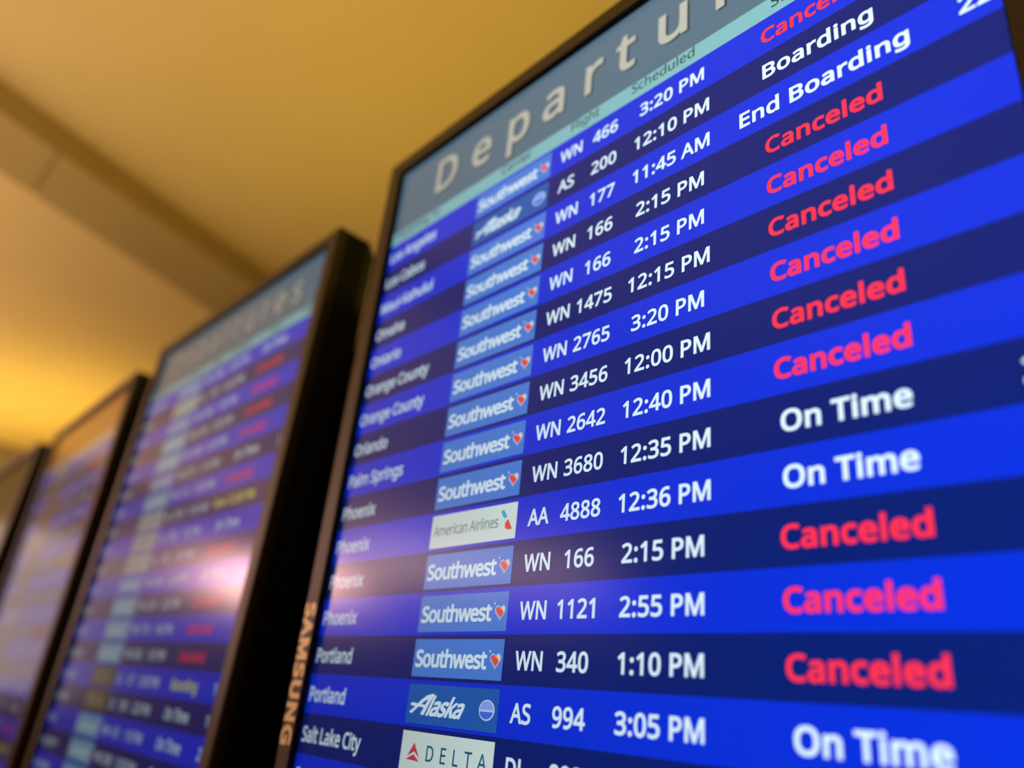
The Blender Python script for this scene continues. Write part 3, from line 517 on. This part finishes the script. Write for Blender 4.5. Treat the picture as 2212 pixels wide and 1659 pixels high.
def display(x0, y0, z0, yaw, pitch, roll, label, group, rows, header, logo=False, title=True, lit=True, nbands=30):
    """(x0, y0, z0): where the right end of the first row's top edge hangs, in wall-plane units"""
    def P(X, Y, Z):
        x = X - SW
        Y2, Z2 = Y * math.cos(pitch) - Z * math.sin(pitch), Y * math.sin(pitch) + Z * math.cos(pitch)
        x, Y2 = x * math.cos(roll) - Y2 * math.sin(roll), x * math.sin(roll) + Y2 * math.cos(roll)
        return W(x0 + math.cos(yaw) * x - math.sin(yaw) * Z2, y0 + Y2, z0 + math.sin(yaw) * x + math.cos(yaw) * Z2)
    o0 = P(SW / 2, BASE_Y, 0)
    ex = (P(SW / 2 + 1, BASE_Y, 0) - o0).normalized()
    ez = (P(SW / 2, BASE_Y - 1, 0) - o0).normalized()
    ey = (P(SW / 2, BASE_Y, 1) - o0).normalized()
    root = bpy.data.objects.new('flight_display', None)
    root.empty_display_size = 0.05
    link(root)
    root.matrix_world = Matrix.Translation(o0) @ Matrix((ex, ey, ez)).transposed().to_4x4()
    tag(root, label, 'display', group)
    # bezel: inner lip, raised face, rounded shoulder, side
    loft('inner_lip', [rect_ring(0.0, 0.05), rect_ring(0.04, -0.16), rect_ring(0.07, -0.195)], M['housing'], root)
    loft('bezel', [rect_ring(0.07, -0.195), rect_ring(0.09, -0.20), rect_ring(0.70, -0.20), rect_ring(0.76, -0.17),
                   rect_ring(0.78, -0.10), rect_ring(0.78, 0.20)], M['bezel'], root)
    loft('housing', [rect_ring(0.775, 0.20), rect_ring(0.775, 1.30), rect_ring(0.40, 1.90), rect_ring(-3.5, 1.95), rect_ring(-3.8, 2.7)], M['housing'], root, cap=True)
    # slim bracket on the back of the housing
    br = []
    for xa in (5.0, 12.6):
        v, f = box_data(*(L(xa, 0)[0], L(xa + 1, 0)[0]), 2.65 * U, (3.9 - z0) * U, L(0, 24)[2], L(0, 3)[2])
        br.append((v, f))
    V = br[0][0] + br[1][0]
    F = br[0][1] + [tuple(i + 8 for i in q) for q in br[1][1]]
    mesh_obj('wall_bracket', V, F, M['housing'], root)
    quad('screen', 0, SW, -TOPH, SBOT, 0.0, M['navy'] if lit else M['off'], root)
    if logo:
        put('maker_lettering', layout('SAMSUNG', 0.50, 1.03, 0.075, 0.085), -0.655, 12.1, 0.204, M['logo'], root, rot=True)
    if not lit:
        return root
    hb = quad('header_band', 0, SW, -TOPH, -0.53, 0.005, M['orange' if header == 'orange' else 'header'], root)
    if header == 'orange':
        tag(hb, 'burnt orange header band')
    else:
        tag(hb, 'slate blue header band')
        if title:
            VX = [('D', 2.20), ('e', 4.10), ('p', 5.80), ('a', 7.30), ('r', 8.95), ('t', 10.05), ('u', 11.45), ('r', 13.15), ('e', 14.40), ('s', 16.05)]
            for ch, xx in VX:
                v, f = layout(ch, 1.27, 1.0, 0.030)
                m0 = min(q[0] for q in v)
                n = len(v)
                vv = [L(q[0] - m0 + xx + 0.07, -1.18 - q[1], H1) for q in v] + [L(q[0] - m0 + xx, -1.25 - q[1], H2) for q in v]
                ff = list(f) + [tuple(i + n for i in q) for q in f]
                mesh_obj('title_letter', vv, ff, [M['shade'], M['title']], hb, [0] * len(f) + [1] * len(f))
    cs = quad('column_strip', 0, SW, -0.53, 0.0, 0.005, M['greystrip' if header == 'orange' else 'strip'], root)
    tag(cs, 'pale column heading strip')
    if header != 'orange':
        for s, x in (('Departing To', 0.25), ('Carrier', 5.70), ('Flight', 8.55), ('Scheduled', 10.65), ('Status', 14.55), ('Gate', 17.6)):
            put('column_heading', layout(s, 0.29, 0.98, 0.012), x, -0.205, H1, M['ink'], cs)
    last = len(rows)
    for k in range(nbands):
        y, blue = float(k), k % 2 == 0
        if y + 1 > SBOT:
            break
        row = quad('flight_row', 0, SW, y, y + 1, 0.005, M['blue' if blue else 'navy'], root)
        if k >= last:
            continue
        city, code, num, tm, stt, gate = rows[k]
        b = y + BASE
        tag(row, '%s blue row%s' % ('bright' if blue else 'dark navy', '' if not city or header == 'orange' else ' for ' + city))
        if city:
            put('city_lettering', layout(city, CAP, 0.93), 0.12, b, H1, M['white'], row)
        if code:
            tile(CARRIER[code], y, row)
        if num:
            V, F = layout({'PB': 'WN', 'XX': 'DL'}.get(code, code), CAP, 0.98)
            put('carrier_code', (V, F), 8.22, b, H1, M['white'], row)
            put('flight_number', layout(num, CAP, 0.98, track=0.02), 10.34 if len(num) > 3 else 10.24, b, H1, M['white'], row, 'r')
        if tm:
            put('time_lettering', layout(tm, CAP, 1.0, track=0.02), 11.88, b, H1, M['white'], row, 'c')
        if stt:
            c = 'red' if stt == 'Canceled' else 'yellow' if stt.startswith('*') else 'white'
            put('status_lettering', layout(stt.lstrip('*'), CAP * 1.03, 1.05, 0.045, 0.03), 15.45, b, H1, M[c], row, 'c')
        if gate:
            put('gate_lettering', layout(gate, CAP, 1.0), 18.30, b, H1, M['white'], row, 'c')
    return root

# ------------------------------------------------------------------ the setting
CEIL = 14.66 - 47                           # wall-plane Y of the ceiling
FL = H0 / U
def slab(name, X0, X1, Y0, Y1, Z0, Z1, mat):
    o = box(name, X0 * U, X1 * U, Z0 * U, Z1 * U, H0 - Y1 * U, H0 - Y0 * U, mat)
    o['kind'] = 'structure'
    return o
XL, XR, ZB, ZF = -188, 150, 45, -170
slab('floor', XL, XR, FL, FL + 4, ZF, ZB, M['floor'])
slab('ceiling', XL, XR, CEIL - 4, CEIL, ZF, ZB, M['ceiling'])
slab('wall_left', XL - 4, XL, CEIL - 4, FL + 4, ZF, ZB, M['wall'])
slab('wall_back', XL - 4, XR, CEIL - 4, FL + 4, ZB, ZB + 4, M['wall'])

# dropped beam crossing the ceiling at a slant, in panels with open joints
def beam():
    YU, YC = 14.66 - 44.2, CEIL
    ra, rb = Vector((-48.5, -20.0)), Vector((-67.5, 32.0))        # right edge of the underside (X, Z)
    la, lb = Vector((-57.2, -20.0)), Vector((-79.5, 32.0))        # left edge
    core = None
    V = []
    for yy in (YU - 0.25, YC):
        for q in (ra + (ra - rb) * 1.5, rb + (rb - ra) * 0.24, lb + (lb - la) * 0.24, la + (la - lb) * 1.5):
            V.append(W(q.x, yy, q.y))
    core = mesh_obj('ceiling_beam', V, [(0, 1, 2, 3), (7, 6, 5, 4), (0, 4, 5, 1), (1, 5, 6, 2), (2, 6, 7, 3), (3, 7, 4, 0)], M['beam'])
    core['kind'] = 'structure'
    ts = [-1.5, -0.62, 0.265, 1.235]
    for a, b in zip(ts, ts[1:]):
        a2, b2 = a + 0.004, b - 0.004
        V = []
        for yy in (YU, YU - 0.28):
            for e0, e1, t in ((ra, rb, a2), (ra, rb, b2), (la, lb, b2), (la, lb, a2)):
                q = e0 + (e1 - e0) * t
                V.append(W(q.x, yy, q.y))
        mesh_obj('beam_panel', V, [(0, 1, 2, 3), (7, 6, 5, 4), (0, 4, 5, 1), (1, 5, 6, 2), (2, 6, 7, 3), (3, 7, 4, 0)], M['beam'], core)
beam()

# black steel frame that carries the displays, standing on the floor behind them
def frame():
    root = bpy.data.objects.new('mounting_frame', None)
    root.empty_display_size = 0.1
    link(root)
    root.location = (W(-30, FL, 4.5))
    tag(root, 'black steel mounting frame behind the row of displays', 'frame')
    rx, ry, rz = root.location
    def bx(n, X0, X1, Y0, Y1, Z0, Z1):
        box(n, X0 * U - rx, X1 * U - rx, Z0 * U - ry, Z1 * U - ry, H0 - Y1 * U - rz, H0 - Y0 * U - rz, M['housing'], root)
    bx('backing_panel', -74, 19, -0.5, 31, 4.35, 4.9)
    for x in (-70, -48, -26, -5, 16):
        bx('post', x, x + 2, 1.5, FL, 4.9, 6.9)
    bx('rail', -73, 18.5, 4, 6, 6.9, 7.9)
    bx('rail', -73, 18.5, 24, 26, 6.9, 7.9)
frame()

# ------------------------------------------------------------------ what the screens show
R1 = [
    ('Los Angeles', 'WN', '466', '3:20 PM', 'Canceled', ''),
    ('Los Cabos', 'AS', '200', '12:10 PM', 'Boarding', '24'),
    ('Maui-Kahului', 'WN', '177', '11:45 AM', 'End Boarding', '22'),
    ('Omaha', 'WN', '166', '2:15 PM', 'Canceled', ''),
    ('Ontario', 'WN', '166', '2:15 PM', 'Canceled', ''),
    ('Orange County', 'WN', '1475', '12:15 PM', 'Canceled', ''),
    ('Orange County', 'WN', '2765', '3:20 PM', 'Canceled', ''),
    ('Orlando', 'WN', '3456', '12:00 PM', 'Canceled', ''),
    ('Palm Springs', 'WN', '2642', '12:40 PM', 'Canceled', ''),
    ('Phoenix', 'WN', '3680', '12:35 PM', 'On Time', '23'),
    ('Phoenix', 'AA', '4888', '12:36 PM', 'On Time', '12'),
    ('Phoenix', 'WN', '166', '2:15 PM', 'Canceled', ''),
    ('Phoenix', 'WN', '1121', '2:55 PM', 'Canceled', ''),
    ('Portland', 'WN', '340', '1:10 PM', 'Canceled', ''),
    ('Portland', 'AS', '994', '3:05 PM', 'On Time', '15'),
    ('Salt Lake City', 'DL', '893', '1:20 PM', 'On Time', '9'),
    ('San Antonio', 'WN', '2038', '2:05 PM', 'On Time', '21'),
]
R2 = [
    ('Albuquerque', 'WN', '688', '12:20 PM', 'On Time', ''),
    ('Atlanta', 'DL', '1187', '12:40 PM', 'Canceled', ''),
    ('Austin', 'WN', '1262', '1:05 PM', 'Canceled', ''),
    ('Boise', 'PB', '3104', '12:50 PM', 'Canceled', ''),
    ('Burbank', 'PB', '1038', '12:55 PM', 'Canceled', ''),
    ('Burbank', 'WN', '2213', '2:10 PM', 'On Time', '3'),
    ('Chicago', 'PB', '412', '12:35 PM', 'Canceled', ''),
    ('Dallas', 'AA', '2476', '11:55 AM', '*Now 12:30 PM', ''),
    ('Dallas', 'AA', '1539', '1:12 PM', 'On Time', ''),
    ('Denver', 'DL', '632', '3:15 PM', 'Canceled', ''),
    ('Denver', 'WN', '1044', '12:45 PM', 'On Time', '8'),
    ('Denver', 'PB', '2261', '2:25 PM', 'Canceled', ''),
    ('Houston', 'PB', '1718', '1:40 PM', 'Canceled', ''),
    ('Las Vegas', 'PB', '3302', '1:55 PM', 'Canceled', ''),
    ('Las Vegas', 'XX', '127', '12:05 PM', '*Boarding', '16'),
    ('Las Vegas', 'XX', '1381', '2:20 PM', 'On Time', '16'),
    ('Lihue', 'PB', '413', '1:15 PM', 'On Time', '22'),
    ('Long Beach', 'PB', '2038', '12:50 PM', 'On Time', '20'),
    ('Los Angeles', 'PB', '1866', '3:10 PM', 'Canceled', ''),
]
R3 = [('Burbank', 'XX' if k % 5 else 'AA', str(410 + 137 * k), '%d:%02d PM' % (1 + k % 4, (k * 17) % 60),
       ('On Time', 'Canceled', '*Now 1:30 PM', 'On Time', 'On Time')[k % 5], '') for k in range(20)]

GRP = 'portrait flight displays mounted in a row'
display(18.67, 0, 0, 0, 0, 0, 'tall flight display nearest the camera with readable departures rows and silver maker lettering', GRP, R1, 'slate', logo=True)
display(-6.2495, 0.1543, 0.5776, 0.0082, -0.0179, 0.003, 'blurred display with slate header and red statuses, beside the sharply focused one', GRP, R2, 'slate')
display(-28.4784, 1.1555, 0.0281, -0.0218, -0.0047, 0, 'blurred display with an orange header band above muddy rows', GRP, R3, 'orange')
display(-53.4066, 0.9377, 0.3, 0.0, -0.02, 0, 'unlit display at the far end of the row, showing only a dull ochre sheen', GRP, [], 'slate', lit=False)
